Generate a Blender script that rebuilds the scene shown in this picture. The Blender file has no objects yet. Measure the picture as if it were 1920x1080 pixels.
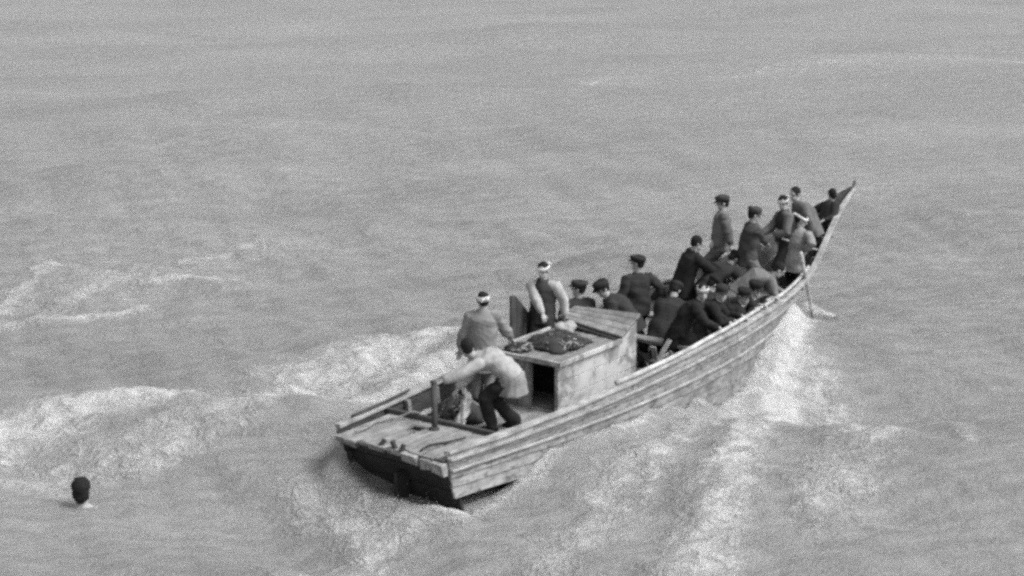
import bpy, bmesh, math, random
import numpy as np
from mathutils import Vector, Matrix, Quaternion
random.seed(7); rng = np.random.default_rng(7)
SC = bpy.context.scene; COL = SC.collection
R = math.radians

# ------------------------------------------------------------------ camera, sky, sun, exposure
cam_d = bpy.data.cameras.new('camera'); cam = bpy.data.objects.new('camera', cam_d); COL.objects.link(cam)
cam.location = (0, 0, 8.05); cam.rotation_euler = (R(90 - 13.5), 0, 0)
cam_d.sensor_width = 36; cam_d.lens = 61.875; cam_d.clip_start = .1; cam_d.clip_end = 9000
SC.camera = cam
SUN_EL, SUN_AZ = 52, 108                     # azimuth clockwise from +Y: from the right, a little behind the camera
w = bpy.data.worlds.new('World'); SC.world = w; w.use_nodes = True
nt = w.node_tree; nt.nodes.clear()
sky = nt.nodes.new('ShaderNodeTexSky'); sky.sky_type = 'NISHITA'; sky.sun_disc = False
sky.sun_elevation = R(SUN_EL); sky.sun_rotation = R(SUN_AZ); sky.dust_density = 5.0; sky.air_density = 1.0; sky.ozone_density = 0.3
bw = nt.nodes.new('ShaderNodeRGBToBW'); bg = nt.nodes.new('ShaderNodeBackground'); wo = nt.nodes.new('ShaderNodeOutputWorld')
nt.links.new(sky.outputs[0], bw.inputs[0]); nt.links.new(bw.outputs[0], bg.inputs[0]); bg.inputs[1].default_value = 0.15
nt.links.new(bg.outputs[0], wo.inputs[0])
sun_d = bpy.data.lights.new('sun', 'SUN'); sun_d.energy = 1.4; sun_d.angle = R(18); sun_d.color = (1, 1, 1)
sun = bpy.data.objects.new('sun', sun_d); COL.objects.link(sun)
sdir = Vector((math.sin(R(SUN_AZ)) * math.cos(R(SUN_EL)), math.cos(R(SUN_AZ)) * math.cos(R(SUN_EL)), math.sin(R(SUN_EL))))
sun.rotation_euler = sdir.to_track_quat('Z', 'Y').to_euler(); sun.location = sdir * 60
SC.view_settings.view_transform = 'Standard'; SC.view_settings.look = 'None'; SC.view_settings.gamma = 1
SC.view_settings.use_curve_mapping = False
SC.view_settings.exposure = 0.38
SC.render.engine = 'CYCLES'
SC.cycles.filter_width = 2.9
SC.cycles.max_bounces = 6
SC.cycles.use_denoising = False          # leave the fine sampling grain, as on film stock

# ------------------------------------------------------------------ boat frame
S = 1.15                                     # boat drawing units to metres
HEAD = 36.0                                  # heading, degrees clockwise from +Y
BO = Vector((-1.602, 21.89, 0)); BROT = R(90 - HEAD)
BM = Matrix.Translation(BO) @ Matrix.Rotation(BROT, 4, 'Z')
def bl(u, y, z): return Vector((u * S, y * S, z * S))            # boat units -> boat-local metres
def wl(u, y, z): return BM @ bl(u, y, z)

# ------------------------------------------------------------------ materials
MATS = {}
def nodes(name):
    m = bpy.data.materials.new(name); m.use_nodes = True; t = m.node_tree
    b = t.nodes['Principled BSDF']; MATS[name] = m
    return m, t, b
def nn(t, kind, **kw):
    n = t.nodes.new(kind)
    for k, v in kw.items():
        if k in n.inputs.keys(): n.inputs[k].default_value = v
        else: setattr(n, k, v)
    return n
def ramp(t, src, stops):
    r = t.nodes.new('ShaderNodeValToRGB'); e = r.color_ramp.elements
    while len(e) < len(stops): e.new(.5)
    for i, (p, v) in enumerate(stops): e[i].position = p; e[i].color = (v, v, v, 1)
    t.links.new(src, r.inputs[0]); return r.outputs[0]
def mathn(t, op, a, b=None, clamp=False):
    n = t.nodes.new('ShaderNodeMath'); n.operation = op; n.use_clamp = clamp
    for i, x in enumerate((a, b)):
        if x is None: continue
        if isinstance(x, (int, float)): n.inputs[i].default_value = x
        else: t.links.new(x, n.inputs[i])
    return n.outputs[0]
def mixv(t, f, a, b):
    n = t.nodes.new('ShaderNodeMix'); n.data_type = 'RGBA'
    for s, x in ((0, f), (6, a), (7, b)):
        if isinstance(x, (int, float)): n.inputs[s].default_value = x if s == 0 else (x, x, x, 1)
        else: t.links.new(x, n.inputs[s])
    return n.outputs[2]
def mapping(t, src, scale):
    m = t.nodes.new('ShaderNodeMapping'); m.inputs['Scale'].default_value = scale; t.links.new(src, m.inputs[0]); return m.outputs[0]
def wood(name, base, dark, wear=.5, axis=0, rough=.85):
    m, t, b = nodes(name)
    tc = nn(t, 'ShaderNodeTexCoord'); oi = nn(t, 'ShaderNodeObjectInfo')
    sc = [14, 14, 14]; sc[axis] = 1.1
    add = nn(t, 'ShaderNodeVectorMath', operation='ADD'); t.links.new(tc.outputs['Object'], add.inputs[0])
    mul = mathn(t, 'MULTIPLY', oi.outputs['Random'], 40.0); t.links.new(mul, add.inputs[1])
    g = nn(t, 'ShaderNodeTexNoise', Scale=2.2, Detail=6.0, Roughness=.65); t.links.new(mapping(t, add.outputs[0], sc), g.inputs[0])
    p = nn(t, 'ShaderNodeTexNoise', Scale=3.0, Detail=5.0, Roughness=.7); t.links.new(add.outputs[0], p.inputs[0])
    sc2 = [9, 9, 9]; sc2[axis] = 3.5
    q = nn(t, 'ShaderNodeTexNoise', Scale=1.6, Detail=4.0, Roughness=.75); t.links.new(mapping(t, add.outputs[0], sc2), q.inputs[0])
    grain = ramp(t, g.outputs[0], [(.3, dark + (base - dark) * .45), (.6, base)])
    blot = ramp(t, p.outputs[0], [(.36, .45), (.62, 1.12)])
    mm = nn(t, 'ShaderNodeMix', data_type='RGBA', blend_type='MULTIPLY'); mm.inputs[0].default_value = .8
    t.links.new(grain, mm.inputs[6]); t.links.new(blot, mm.inputs[7])
    fl = ramp(t, q.outputs[0], [(.60 + .12 * (1 - wear), 0), (.68 + .12 * (1 - wear), 1)])
    sep = mathn(t, 'MULTIPLY', fl, .75)
    col = mixv(t, sep, mm.outputs[2], dark)
    v = mathn(t, 'MULTIPLY_ADD', oi.outputs['Random'], .28); v.node.inputs[2].default_value = .84
    fin = nn(t, 'ShaderNodeVectorMath', operation='SCALE'); t.links.new(col, fin.inputs[0]); t.links.new(v, fin.inputs['Scale'])
    t.links.new(fin.outputs[0], b.inputs['Base Color']); b.inputs['Roughness'].default_value = rough
    bp = nn(t, 'ShaderNodeBump', Strength=.5, Distance=.012); t.links.new(g.outputs[0], bp.inputs['Height']); t.links.new(bp.outputs[0], b.inputs['Normal'])
    return m
def cloth(name, base, var=.25, rough=.95):
    m, t, b = nodes(name); tc = nn(t, 'ShaderNodeTexCoord')
    n = nn(t, 'ShaderNodeTexNoise', Scale=9.0, Detail=4.0, Roughness=.6); t.links.new(tc.outputs['Object'], n.inputs[0])
    k = nn(t, 'ShaderNodeTexNoise', Scale=120.0, Detail=2.0); t.links.new(tc.outputs['Object'], k.inputs[0])
    a = mathn(t, 'ADD', mathn(t, 'MULTIPLY', n.outputs[0], .75), mathn(t, 'MULTIPLY', k.outputs[0], .25))
    c = ramp(t, a, [(.3, base * (1 - var)), (.7, base * (1 + var))]); t.links.new(c, b.inputs['Base Color'])
    b.inputs['Roughness'].default_value = rough; b.inputs['Specular IOR Level'].default_value = .06
    bp = nn(t, 'ShaderNodeBump', Strength=.4, Distance=.006); t.links.new(n.outputs[0], bp.inputs['Height']); t.links.new(bp.outputs[0], b.inputs['Normal'])
    return m
def clothv(v):
    k = 'cloth_%03d' % round(v * 1000)
    return MATS.get(k) or cloth(k, v)
M_HULL = wood('weathered_hull_wood', .40, .07, 1.5)
M_DECK = wood('bleached_deck_wood', .37, .06, 1.1)
M_DECKY = wood('bleached_wood_across', .40, .12, .4, axis=1)
M_RAIL = wood('pale_rail_wood', .44, .12, .8)
M_INNER = wood('damp_floor_wood', .28, .08, .5)
M_DARKWALL = wood('shaded_inner_planking', .10, .03, .5)
M_NEARBLACK = wood('near_black_wood', .045, .015, .3, rough=.6)
def paint(name, base, stain):
    m, t, b = nodes(name); tc = nn(t, 'ShaderNodeTexCoord')
    a = nn(t, 'ShaderNodeTexNoise', Scale=2.4, Detail=6.0, Roughness=.62, Distortion=.4); t.links.new(tc.outputs['Object'], a.inputs[0])
    c = nn(t, 'ShaderNodeTexNoise', Scale=3.0, Detail=5.0, Roughness=.7); t.links.new(mapping(t, tc.outputs['Object'], (3.2, 3.2, .7)), c.inputs[0])
    col = ramp(t, a.outputs[0], [(.40, stain * 1.6), (.50, base * .86), (.68, base)])
    st = ramp(t, c.outputs[0], [(.58, 0), (.72, .8)])
    t.links.new(mixv(t, st, col, stain), b.inputs['Base Color']); b.inputs['Roughness'].default_value = .8
    bp = nn(t, 'ShaderNodeBump', Strength=.5, Distance=.01); t.links.new(a.outputs[0], bp.inputs['Height']); t.links.new(bp.outputs[0], b.inputs['Normal'])
    return m
M_CABIN = paint('worn_white_paint', .58, .14)
M_CABD = wood('grey_cabin_wood', .34, .10, .4, axis=2)
M_ROOF = wood('roof_wood', .32, .08, .9)
M_DKWOOD = wood('dark_oiled_wood', .07, .02, .4, axis=2)
M_POLE = wood('bamboo_pole', .6, .25, .2)
M_IRON, t_, b_ = nodes('rusty_iron'); b_.inputs['Base Color'].default_value = (.05, .05, .05, 1); b_.inputs['Roughness'].default_value = .7
n_ = nn(t_, 'ShaderNodeTexNoise', Scale=30.0, Detail=4.0); t_.links.new(ramp(t_, n_.outputs[0], [(.35, .03), (.7, .09)]), b_.inputs['Base Color'])
M_DARKIN, t_, b_ = nodes('cabin_shade'); b_.inputs['Roughness'].default_value = 1  # darkness behind the open doorway, put into a near-black colour
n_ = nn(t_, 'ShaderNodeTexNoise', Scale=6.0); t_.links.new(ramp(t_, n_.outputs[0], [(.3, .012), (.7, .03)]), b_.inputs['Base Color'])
M_SKIN, t_, b_ = nodes('skin'); b_.inputs['Roughness'].default_value = .55
n_ = nn(t_, 'ShaderNodeTexNoise', Scale=25.0, Detail=3.0); t_.links.new(ramp(t_, n_.outputs[0], [(.3, .32), (.7, .42)]), b_.inputs['Base Color'])
M_HAIR, t_, b_ = nodes('black_hair'); b_.inputs['Roughness'].default_value = .8; b_.inputs['Specular IOR Level'].default_value = .15
n_ = nn(t_, 'ShaderNodeTexNoise', Scale=60.0, Detail=3.0); t_.links.new(ramp(t_, n_.outputs[0], [(.3, .012), (.7, .03)]), b_.inputs['Base Color'])
bp_ = nn(t_, 'ShaderNodeBump', Strength=.8, Distance=.01); t_.links.new(n_.outputs[0], bp_.inputs['Height']); t_.links.new(bp_.outputs[0], b_.inputs['Normal'])
M_EYE, t_, b_ = nodes('eye'); b_.inputs['Base Color'].default_value = (.05, .05, .05, 1); b_.inputs['Roughness'].default_value = .2
M_ROPE = cloth('hemp_rope', .28, .4); M_NET = cloth('dark_net', .06, .5)

# ------------------------------------------------------------------ mesh helpers
class MB:
    def __init__(s): s.v = []; s.f = []
    def add(s, vs, fs):
        o = len(s.v); s.v += [tuple(x) for x in vs]; s.f += [tuple(i + o for i in q) for q in fs]; return s
    def hexa(s, p):                                     # 8 points: bottom ring 0-3, top ring 4-7
        return s.add(p, [(3, 2, 1, 0), (4, 5, 6, 7), (0, 1, 5, 4), (1, 2, 6, 5), (2, 3, 7, 6), (3, 0, 4, 7)])
    def box(s, c, d, rot=None):
        c = Vector(c); P = []
        for z in (-1, 1):
            for x, y in ((-1, -1), (1, -1), (1, 1), (-1, 1)):
                q = Vector((x * d[0] / 2, y * d[1] / 2, z * d[2] / 2))
                if rot is not None: q = rot @ q
                P.append(c + q)
        return s.hexa(P)
    def rings(s, rs, cap=True):
        n = len(rs[0]); vs = [p for r in rs for p in r]; fs = []
        for i in range(len(rs) - 1):
            for j in range(n):
                a = i * n + j; b = i * n + (j + 1) % n; fs.append((a, b, b + n, a + n))
        if cap:
            fs.append(tuple(range(n - 1, -1, -1))); fs.append(tuple((len(rs) - 1) * n + j for j in range(n)))
        return s.add(vs, fs)
    def tube(s, pts, rad, n=8, closed_round=False):
        pts = [Vector(p) for p in pts]; rad = [rad] * len(pts) if isinstance(rad, (int, float)) else list(rad)
        if closed_round:                                # add rounded ends
            d0 = (pts[0] - pts[1]).normalized(); d1 = (pts[-1] - pts[-2]).normalized()
            pts = [pts[0] + d0 * rad[0] * .9, pts[0] + d0 * rad[0] * .6] + pts + [pts[-1] + d1 * rad[-1] * .6, pts[-1] + d1 * rad[-1] * .9]
            rad = [rad[0] * .35, rad[0] * .78] + rad + [rad[-1] * .78, rad[-1] * .35]
        rs = []; x = None
        for i, p in enumerate(pts):
            t = (pts[min(i + 1, len(pts) - 1)] - pts[max(i - 1, 0)]).normalized()
            if x is None: x = t.orthogonal().normalized()
            x = (x - t * x.dot(t)); x = x.normalized() if x.length > 1e-6 else t.orthogonal().normalized()
            y = t.cross(x)
            rs.append([p + (x * math.cos(a) + y * math.sin(a)) * rad[i] for a in [2 * math.pi * k / n for k in range(n)]])
        return s.rings(rs)
    def ell(s, c, ax, nu=12, nv=8):                     # ellipsoid from three axis vectors
        c = Vector(c); rs = []
        for i in range(1, nv):
            th = math.pi * i / nv
            rs.append([c - ax[2] * math.cos(th) + (ax[0] * math.cos(a) + ax[1] * math.sin(a)) * math.sin(th) for a in [2 * math.pi * k / nu for k in range(nu)]])
        o = len(s.v); s.rings(rs, cap=False); n = len(rs) * nu
        s.v += [tuple(c - ax[2]), tuple(c + ax[2])]
        for k in range(nu):
            s.f.append((o + n, o + (k + 1) % nu, o + k)); s.f.append((o + n + 1, o + n - nu + k, o + n - nu + (k + 1) % nu))
        return s
    def mesh(s, name):
        me = bpy.data.meshes.new(name); me.from_pydata(s.v, [], s.f); me.update(); return me
def obj(name, mb, mat, parent=None, smooth=False, bevel=0):
    me = mb if isinstance(mb, bpy.types.Mesh) else mb.mesh(name)
    o = bpy.data.objects.new(name, me); COL.objects.link(o); o.parent = parent
    if mat: me.materials.clear(); me.materials.append(mat)
    if smooth: me.polygons.foreach_set('use_smooth', [True] * len(me.polygons))
    if bevel:
        bv = o.modifiers.new('bevel', 'BEVEL'); bv.width = bevel; bv.segments = 1; bv.limit_method = 'ANGLE'
    return o
def tag(o, label=None, cat=None, group=None, kind=None):
    for k, v in (('label', label), ('category', cat), ('group', group), ('kind', kind)):
        if v: o[k] = v
    return o
def empty(name, loc, rz=0):
    o = bpy.data.objects.new(name, None); COL.objects.link(o); o.location = loc; o.rotation_euler = (0, 0, rz); o.empty_display_size = .1; return o
def shift(mb, loc):                                     # world/boat points -> relative to a root
    mb.v = [(x - loc[0], y - loc[1], z - loc[2]) for x, y, z in mb.v]; return mb
_sc2 = bpy.data.scenes.new('workbench'); _tmp = bpy.data.objects.new('tmp_remesh', bpy.data.meshes.new('tmp0')); _sc2.collection.objects.link(_tmp)
_rm = _tmp.modifiers.new('r', 'REMESH'); _rm.mode = 'VOXEL'; _sm = _tmp.modifiers.new('s', 'SMOOTH')
def remesh(mb, vox, smooth=2, fold=0.0, fscale=14.0, name='m'):
    _tmp.data = mb.mesh('tmp'); _rm.voxel_size = vox; _sm.iterations = smooth; _sm.factor = .5
    with bpy.context.temp_override(scene=_sc2, view_layer=_sc2.view_layers[0]):
        dg = bpy.context.evaluated_depsgraph_get(); dg.update()
        ev = _tmp.evaluated_get(dg); me = bpy.data.meshes.new_from_object(ev)
    me.name = name
    n = len(me.vertices); co = np.empty(n * 3); me.vertices.foreach_get('co', co); co = co.reshape(-1, 3)
    if fold:
        no = np.empty(n * 3); me.vertices.foreach_get('normal', no); no = no.reshape(-1, 3)
        d = np.zeros(n)
        for k in range(5):
            a = rng.normal(size=3); a /= np.linalg.norm(a); a[2] *= 1.6
            b2 = rng.normal(size=3) * fscale * .55; fr = fscale * (1 + .8 * k)
            w_ = np.sin(co @ a * fr + 2.4 * np.sin(co @ b2 + rng.uniform(0, 6)) + rng.uniform(0, 6)); d += (w_ if k < 3 else .5 - 1.1 * np.abs(w_)) / (1 + .7 * k)
        co = co + no * (d * fold)[:, None]
        me.vertices.foreach_set('co', co.ravel()); me.update()
    me.polygons.foreach_set('use_smooth', [True] * len(me.polygons))
    return me

# ------------------------------------------------------------------ hull lines (boat units)
def spline(x, y):
    x = np.array(x, float); y = np.array(y, float); m = np.gradient(y, x)
    def f(t):
        t = np.clip(t, x[0], x[-1]); i = np.clip(np.searchsorted(x, t) - 1, 0, len(x) - 2); h = x[i + 1] - x[i]; s = (t - x[i]) / h
        return ((2*s**3 - 3*s**2 + 1) * y[i] + (s**3 - 2*s**2 + s) * h * m[i] + (-2*s**3 + 3*s**2) * y[i + 1] + (s**3 - s**2) * h * m[i + 1])
    return f
UK = [0, 1, 2, 3, 4, 5, 6, 7, 8, 9, 10, 10.5, 11, 11.5, 12]
sheer_b = spline(UK, [.81, .91, 1.0, 1.06, 1.10, 1.13, 1.12, 1.07, .97, .79, .52, .39, .26, .135, .03])
sheer_z = spline(UK, [.655, .645, .66, .685, .73, .79, .83, .88, .94, 1.09, 1.36, 1.50, 1.63, 1.74, 1.84])
chine_b = spline([0, 2, 5, 7, 8, 8.6, 9.0], [.76, .90, 1.0, .82, .5, .2, .02])
chine_z = spline([0, 1, 2, 3.5, 5, 7, 8, 8.6, 9.0], [.07, .03, -.05, -.16, -.24, -.24, -.24, -.27, -.3])
stem_z = spline([9.0, 9.5, 10.1, 10.8, 11.4, 11.8, 12], [-.3, .12, .55, 1.03, 1.42, 1.67, 1.80])
def side(u, v):
    bt, zt = float(sheer_b(u)), float(sheer_z(u))
    if u < 9.0: bb, zb = float(chine_b(u)), float(chine_z(u))
    else: bb, zb = .02, float(stem_z(u))
    k = .85 if u < 6 else .85 + .25 * min(1, (u - 6) / 4)
    return u + .2 * (1 - v) * max(0, 1 - u), bb + (bt - bb) * v ** k, zb + (zt - zb) * v
def half_at(u, z):                                      # half-beam of the hull side at height z
    for i in range(41):
        U, y, zz = side(u, i / 40)
        if zz >= z: return y
    return float(sheer_b(u))

# ------------------------------------------------------------------ sea
def grid_axis(lo, hi, step, far_lo, far_hi, g=1.06):
    mid = list(np.arange(lo, hi, step)); a = []; x = lo; d = step
    while x > far_lo: d *= g; x -= d; a.append(x)
    b = []; x = mid[-1]; d = step
    while x < far_hi: d *= g; x += d; b.append(x)
    return np.array(a[::-1] + mid + b)
gx = grid_axis(-11, 11, .075, -3500, 3500, 1.06); gy = grid_axis(17.5, 38, .075, -60, 5000, 1.022)
X, Y = np.meshgrid(gx, gy); nx, ny = len(gx), len(gy)
sp = np.maximum(np.gradient(gx)[None, :].repeat(ny, 0), np.gradient(gy)[:, None].repeat(nx, 1))
Z = np.zeros_like(X)
def vnoise(x, y, seed):                                 # smooth value noise, 0..1
    r = np.random.default_rng(seed); T = r.random((256, 256)); xi = np.floor(x).astype(int); yi = np.floor(y).astype(int)
    fx = x - xi; fy = y - yi; fx = fx * fx * (3 - 2 * fx); fy = fy * fy * (3 - 2 * fy)
    g = lambda i, j: T[(xi + i) % 256, (yi + j) % 256]
    return (g(0, 0) * (1 - fx) + g(1, 0) * fx) * (1 - fy) + (g(0, 1) * (1 - fx) + g(1, 1) * fx) * fy
def fbm(x, y, seed, o=4):
    s = 0; a = .5; n = 0
    for k in range(o): s = s + a * vnoise(x * 2**k + 17 * k, y * 2**k, seed + k); n += a; a *= .5
    return s / n
wind = R(-100)                                          # short seas run towards the camera
for k in range(70):
    lam = .45 * (14 / .45) ** (k / 69); th = wind + rng.normal() * (.55 if lam < 3 else .28) + (R(14) if lam > 3 else 0)
    amp = .0078 * lam ** .8 * rng.uniform(.5, 1.2) * (2.3 if lam > 5 else 1.6 if lam > 2.5 else 1.15); kx, ky = math.cos(th) * 2 * math.pi / lam, math.sin(th) * 2 * math.pi / lam
    ph = kx * X + ky * Y + rng.uniform(0, 6.28) + .8 * (vnoise(X / lam / 2.5 + 40, Y / lam / 2.5 + 40, 300 + k) - .5) * 2
    fade = np.clip((lam / sp - 2.2) / 2.5, 0, 1)
    Z += amp * fade * (np.sin(ph) + .22 * np.cos(2 * ph))
Z *= .75 + .5 * vnoise(X / 9 + 60, Y / 9 + 60, 77)
foam = np.zeros_like(X)
def stroke(pts, wd, st, lift=0.0, pw=1.5):              # a foam trail along a line on the water; wd, st per point
    global foam, Z
    pts = np.array(pts, float); n = len(pts); wd = np.broadcast_to(wd, (n,)); st = np.broadcast_to(st, (n,))
    best = np.zeros_like(X)
    for i in range(n - 1):
        a, b = pts[i], pts[i + 1]; d = b - a; L = d @ d
        t = np.clip(((X - a[0]) * d[0] + (Y - a[1]) * d[1]) / L, 0, 1)
        D = np.hypot(X - a[0] - t * d[0], Y - a[1] - t * d[1]); W = wd[i] + (wd[i + 1] - wd[i]) * t; A = st[i] + (st[i + 1] - st[i]) * t
        best = np.maximum(best, A * np.clip(1 - (D / W) ** pw, 0, 1))
    foam = np.maximum(foam, best); Z += lift * best
# wake streaming off the port side and across to the left
stroke([(-.2, 30.4), (-.9, 29.3), (-1.9, 28.1), (-2.9, 27.2), (-4.0, 26.2), (-5.2, 25.3), (-6.4, 24.2), (-7.4, 23.3), (-9.5, 21.9)], [.8, 1.3, 1.8, 2.0, 1.9, 1.7, 1.5, 1.4, 1.4], [.84, .88, .86, .82, .80, .82, .86, .88, .8], .06, 1.8)
stroke([(-.6, 28.3), (-1.0, 27.9), (-1.75, 27.0), (-2.66, 26.0), (-3.74, 25.5), (-4.63, 25.0), (-5.72, 24.7), (-6.5, 24.1), (-7.3, 23.3)], [.5, .6, .6, .5, .4, .5, .55, .6, .7], [1.0, 1.05, 1.05, 1.02, 1.0, .98, 1.0, 1.0, .95], .14)
stroke([(-1.5, 25.6), (-2.4, 24.6), (-3.6, 24.1), (-4.6, 23.4), (-6, 22.6), (-7.5, 21.9)], [.9, 1.0, 1.1, 1.0, .9, .9], [.68, .62, .6, .62, .62, .6], .02, 2)
# churned water at the stern
stroke([(-1.1, 21.6), (-1.9, 21.3), (-2.6, 21.9), (-3.0, 22.4)], [.7, .8, .6, .4], [.8, .8, .7, .5], .07)
stroke([(-1.5, 21.4), (-2.0, 20.3), (-2.6, 19.0), (-3.3, 17.2)], [.9, 1.0, 1.1, 1.2], [.75, .7, .62, .55], .05)
# starboard bow wave
stroke([(5.2, 31.3), (4.95, 29.6), (4.62, 28.2), (4.25, 26.8), (3.75, 25.0), (3.25, 23.5), (2.75, 21.8), (2.3, 20.2), (1.7, 18.2)], [.3, .5, .62, .72, .75, .8, .85, .9, 1.0], [1, 1.02, 1.02, 1.0, .98, .97, .94, .9, .85], .08)
stroke([(5.4, 31.2), (5.62, 30.6), (5.75, 29.9)], [.25, .3, .1], [1.05, 1.05, .7], .2)
stroke([(4.9, 28.0), (5.2, 26.2), (5.1, 24.6), (4.7, 23.0), (4.0, 21.2)], [.8, 1.0, 1.1, 1.0, 1.0], [.74, .74, .76, .7, .66], .03, 2)
stroke([(6.15, 26.1), (6.3, 25.0), (6.25, 23.6), (6.2, 22.8)], [.25, .3, .3, .2], [.72, .76, .76, .66], .04)
# water shouldered along the starboard planking
stroke([(4.75, 29.6), (4.1, 28.5), (3.3, 27.3), (2.6, 26.3)], [.22, .25, .25, .22], [.9, .8, .7, .65], .03)
stroke([(2.0, 25.35), (1.7, 24.7), (1.2, 23.85), (.8, 23.3), (.3, 22.5)], [.25, .25, .22, .2, .18], [.95, .95, .85, .7, .6], .03)
stroke([(3.6, 26.3), (2.9, 25.0), (2.2, 23.6), (1.4, 22.0), (.6, 20.4), (-.4, 18.5)], [.7, .9, 1.0, 1.0, 1.0, 1.0], [.7, .72, .72, .7, .66, .62], .02, 1.6)
# broken water along the waterline on both sides and round the stern
stroke([(wl(u, -(half_at(u, .1) + .10), 0).x, wl(u, -(half_at(u, .1) + .10), 0).y) for u in np.linspace(5.0, 9.3, 9)], [.22, .28, .32, .36, .42, .45, .45, .42, .35], [.6, .66, .74, .84, .95, 1.05, 1.05, 1.0, .9], .42, 2)
stroke([(wl(u, -(half_at(u, .05) + .08), 0).x, wl(u, -(half_at(u, .05) + .08), 0).y) for u in np.linspace(2.2, 5.2, 6)], .24, [.5, .6, .9, .8, .7, .66], .22, 2)
for sg in (-1, 1):
    L_ = [(u, sg * (half_at(u, .02) + .06)) for u in np.linspace(.3, 8.9, 14)]
    stroke([(wl(u, y, 0).x, wl(u, y, 0).y) for u, y in L_], .20, [.55 + .3 * ((i * 7) % 5) / 4 for i in range(14)], .03)
stroke([(wl(u, y, 0).x, wl(u, y, 0).y) for u, y in ((.15, -.85), (-.1, -.4), (-.15, .2), (.0, .8), (.5, .98))], .32, [.95, .85, .85, 1.0, .85], .24)
# stray streaks of old foam on the left
for p in ([(-9.9, 32.6), (-9.3, 34.9), (-8.5, 36.5)], [(-9.6, 31.4), (-8.5, 33.3), (-8.1, 34.2)], [(-7.7, 39.2), (-6.6, 40.2)], [(-7.0, 34.3), (-5.2, 34.2)], [(-6.9, 36.0), (-5.8, 37.2)], [(-10.5, 30), (-8.5, 31.2)], [(-9, 29.4), (-6.5, 30.2)]):
    stroke(p, .5, .76, .01)
for p, a_ in (([(3, 66), (9, 70.5), (16, 73), (26, 74)], .52), ([(9, 64), (20, 67)], .46), ([(-22, 62), (-12, 64)], .42)): stroke(p, 1.3, a_)
stroke([(-10.5, 29.5), (-8.5, 33), (-6.5, 36), (-5, 38)], 2.8, .50)
# ragged edges and churned relief
Rg = fbm(X * 1.1, Y * 1.1, 11); Rf = fbm(X * 3.2, Y * 3.2, 21)
foam = np.clip(foam * (.72 + .56 * Rg), 0, 1.1)
ok = np.clip((.5 - sp) / .3, 0, 1)
Z += ok * np.clip(foam - .25, 0, 1) * ((Rf - .5) * .25 + (fbm(X * 7, Y * 7, 31) - .5) * .09)
# bow and quarter waves spreading from the boat
DX, DY = X - BO.x, Y - BO.y; hs, hc = math.sin(R(HEAD)), math.cos(R(HEAD))
UU = (DX * hs + DY * hc) / S; VV = (-DX * hc + DY * hs) / S
for side_s in (1, -1):
    for k, off in enumerate((0, 1.5, 3.0)):
        d = VV * side_s - (.3 + (9.6 - UU) * .36 - off * .55); a = .05 * np.exp(-(d / .22) ** 2) * np.clip((9.6 - UU - off) / 2, 0, 1) * np.exp(-np.clip(9.6 - UU, 0, 99) / 9)
        Z += np.where(UU < 9.6, a, 0) * (1 - .25 * k) * ok
rr_ = np.hypot(X + 5.62, Y - 21.70); Z += .012 * np.cos(rr_ * 2 * math.pi / .34) * np.exp(-rr_ / .45) * (rr_ < 3)
# hollow inside the hull
hb = np.interp(UU, np.linspace(.15, 9.4, 60), [half_at(u, 0.0) for u in np.linspace(.15, 9.4, 60)], left=0, right=0)
ins = (np.abs(VV) < hb - .08) & (UU > .45) & (UU < 9.1)
near = np.clip(1 - np.maximum(np.maximum(np.abs(VV) - 1.0, -UU - .1), UU - 10) / .8, 0, 1)
Z = Z * (1 - .3 * near); Z[ins] = -.16
verts = np.stack([X, Y, Z], -1).reshape(-1, 3)
idx = np.arange(nx * ny).reshape(ny, nx)
quads = np.stack([idx[:-1, :-1], idx[:-1, 1:], idx[1:, 1:], idx[1:, :-1]], -1).reshape(-1, 4)
me = bpy.data.meshes.new('sea'); me.vertices.add(len(verts)); me.vertices.foreach_set('co', verts.ravel())
me.loops.add(quads.size); me.loops.foreach_set('vertex_index', quads.ravel()); me.polygons.add(len(quads))
me.polygons.foreach_set('loop_start', np.arange(0, quads.size, 4)); me.update(calc_edges=True)
me.polygons.foreach_set('use_smooth', np.ones(len(quads), bool))
at = me.attributes.new('foam', 'FLOAT', 'POINT'); at.data.foreach_set('value', foam.ravel().astype(np.float32))
m, t, b = nodes('sea_water')
geo = nn(t, 'ShaderNodeNewGeometry'); fa = nn(t, 'ShaderNodeAttribute', attribute_name='foam'); pos = geo.outputs['Position']
rot = nn(t, 'ShaderNodeMapping'); rot.inputs['Rotation'].default_value = (0, 0, R(-12)); t.links.new(pos, rot.inputs[0])
f1 = nn(t, 'ShaderNodeTexNoise', Scale=2.6, Detail=5.0, Roughness=.68, Distortion=.6); t.links.new(mapping(t, rot.outputs[0], (1, 1.25, 1)), f1.inputs[0])
f2 = nn(t, 'ShaderNodeTexNoise', Scale=9.0, Detail=5.0, Roughness=.7, Distortion=.8); t.links.new(mapping(t, rot.outputs[0], (.7, 1.2, 1)), f2.inputs[0])
fn = mathn(t, 'ADD', mathn(t, 'MULTIPLY', f1.outputs[0], .76), mathn(t, 'MULTIPLY', f2.outputs[0], .24))
dens = mathn(t, 'MULTIPLY', fa.outputs['Fac'], 1.15)
raw = mathn(t, 'ADD', dens, mathn(t, 'MULTIPLY', mathn(t, 'SUBTRACT', fn, .5), 2.3))
mr = nn(t, 'ShaderNodeMapRange', interpolation_type='SMOOTHSTEP'); mr.inputs[1].default_value = .36; mr.inputs[2].default_value = 1.12
t.links.new(raw, mr.inputs[0])
gate = mathn(t, 'MULTIPLY', fa.outputs['Fac'], 4.0, clamp=True)
mask = mathn(t, 'MULTIPLY', mr.outputs[0], gate)
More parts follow.
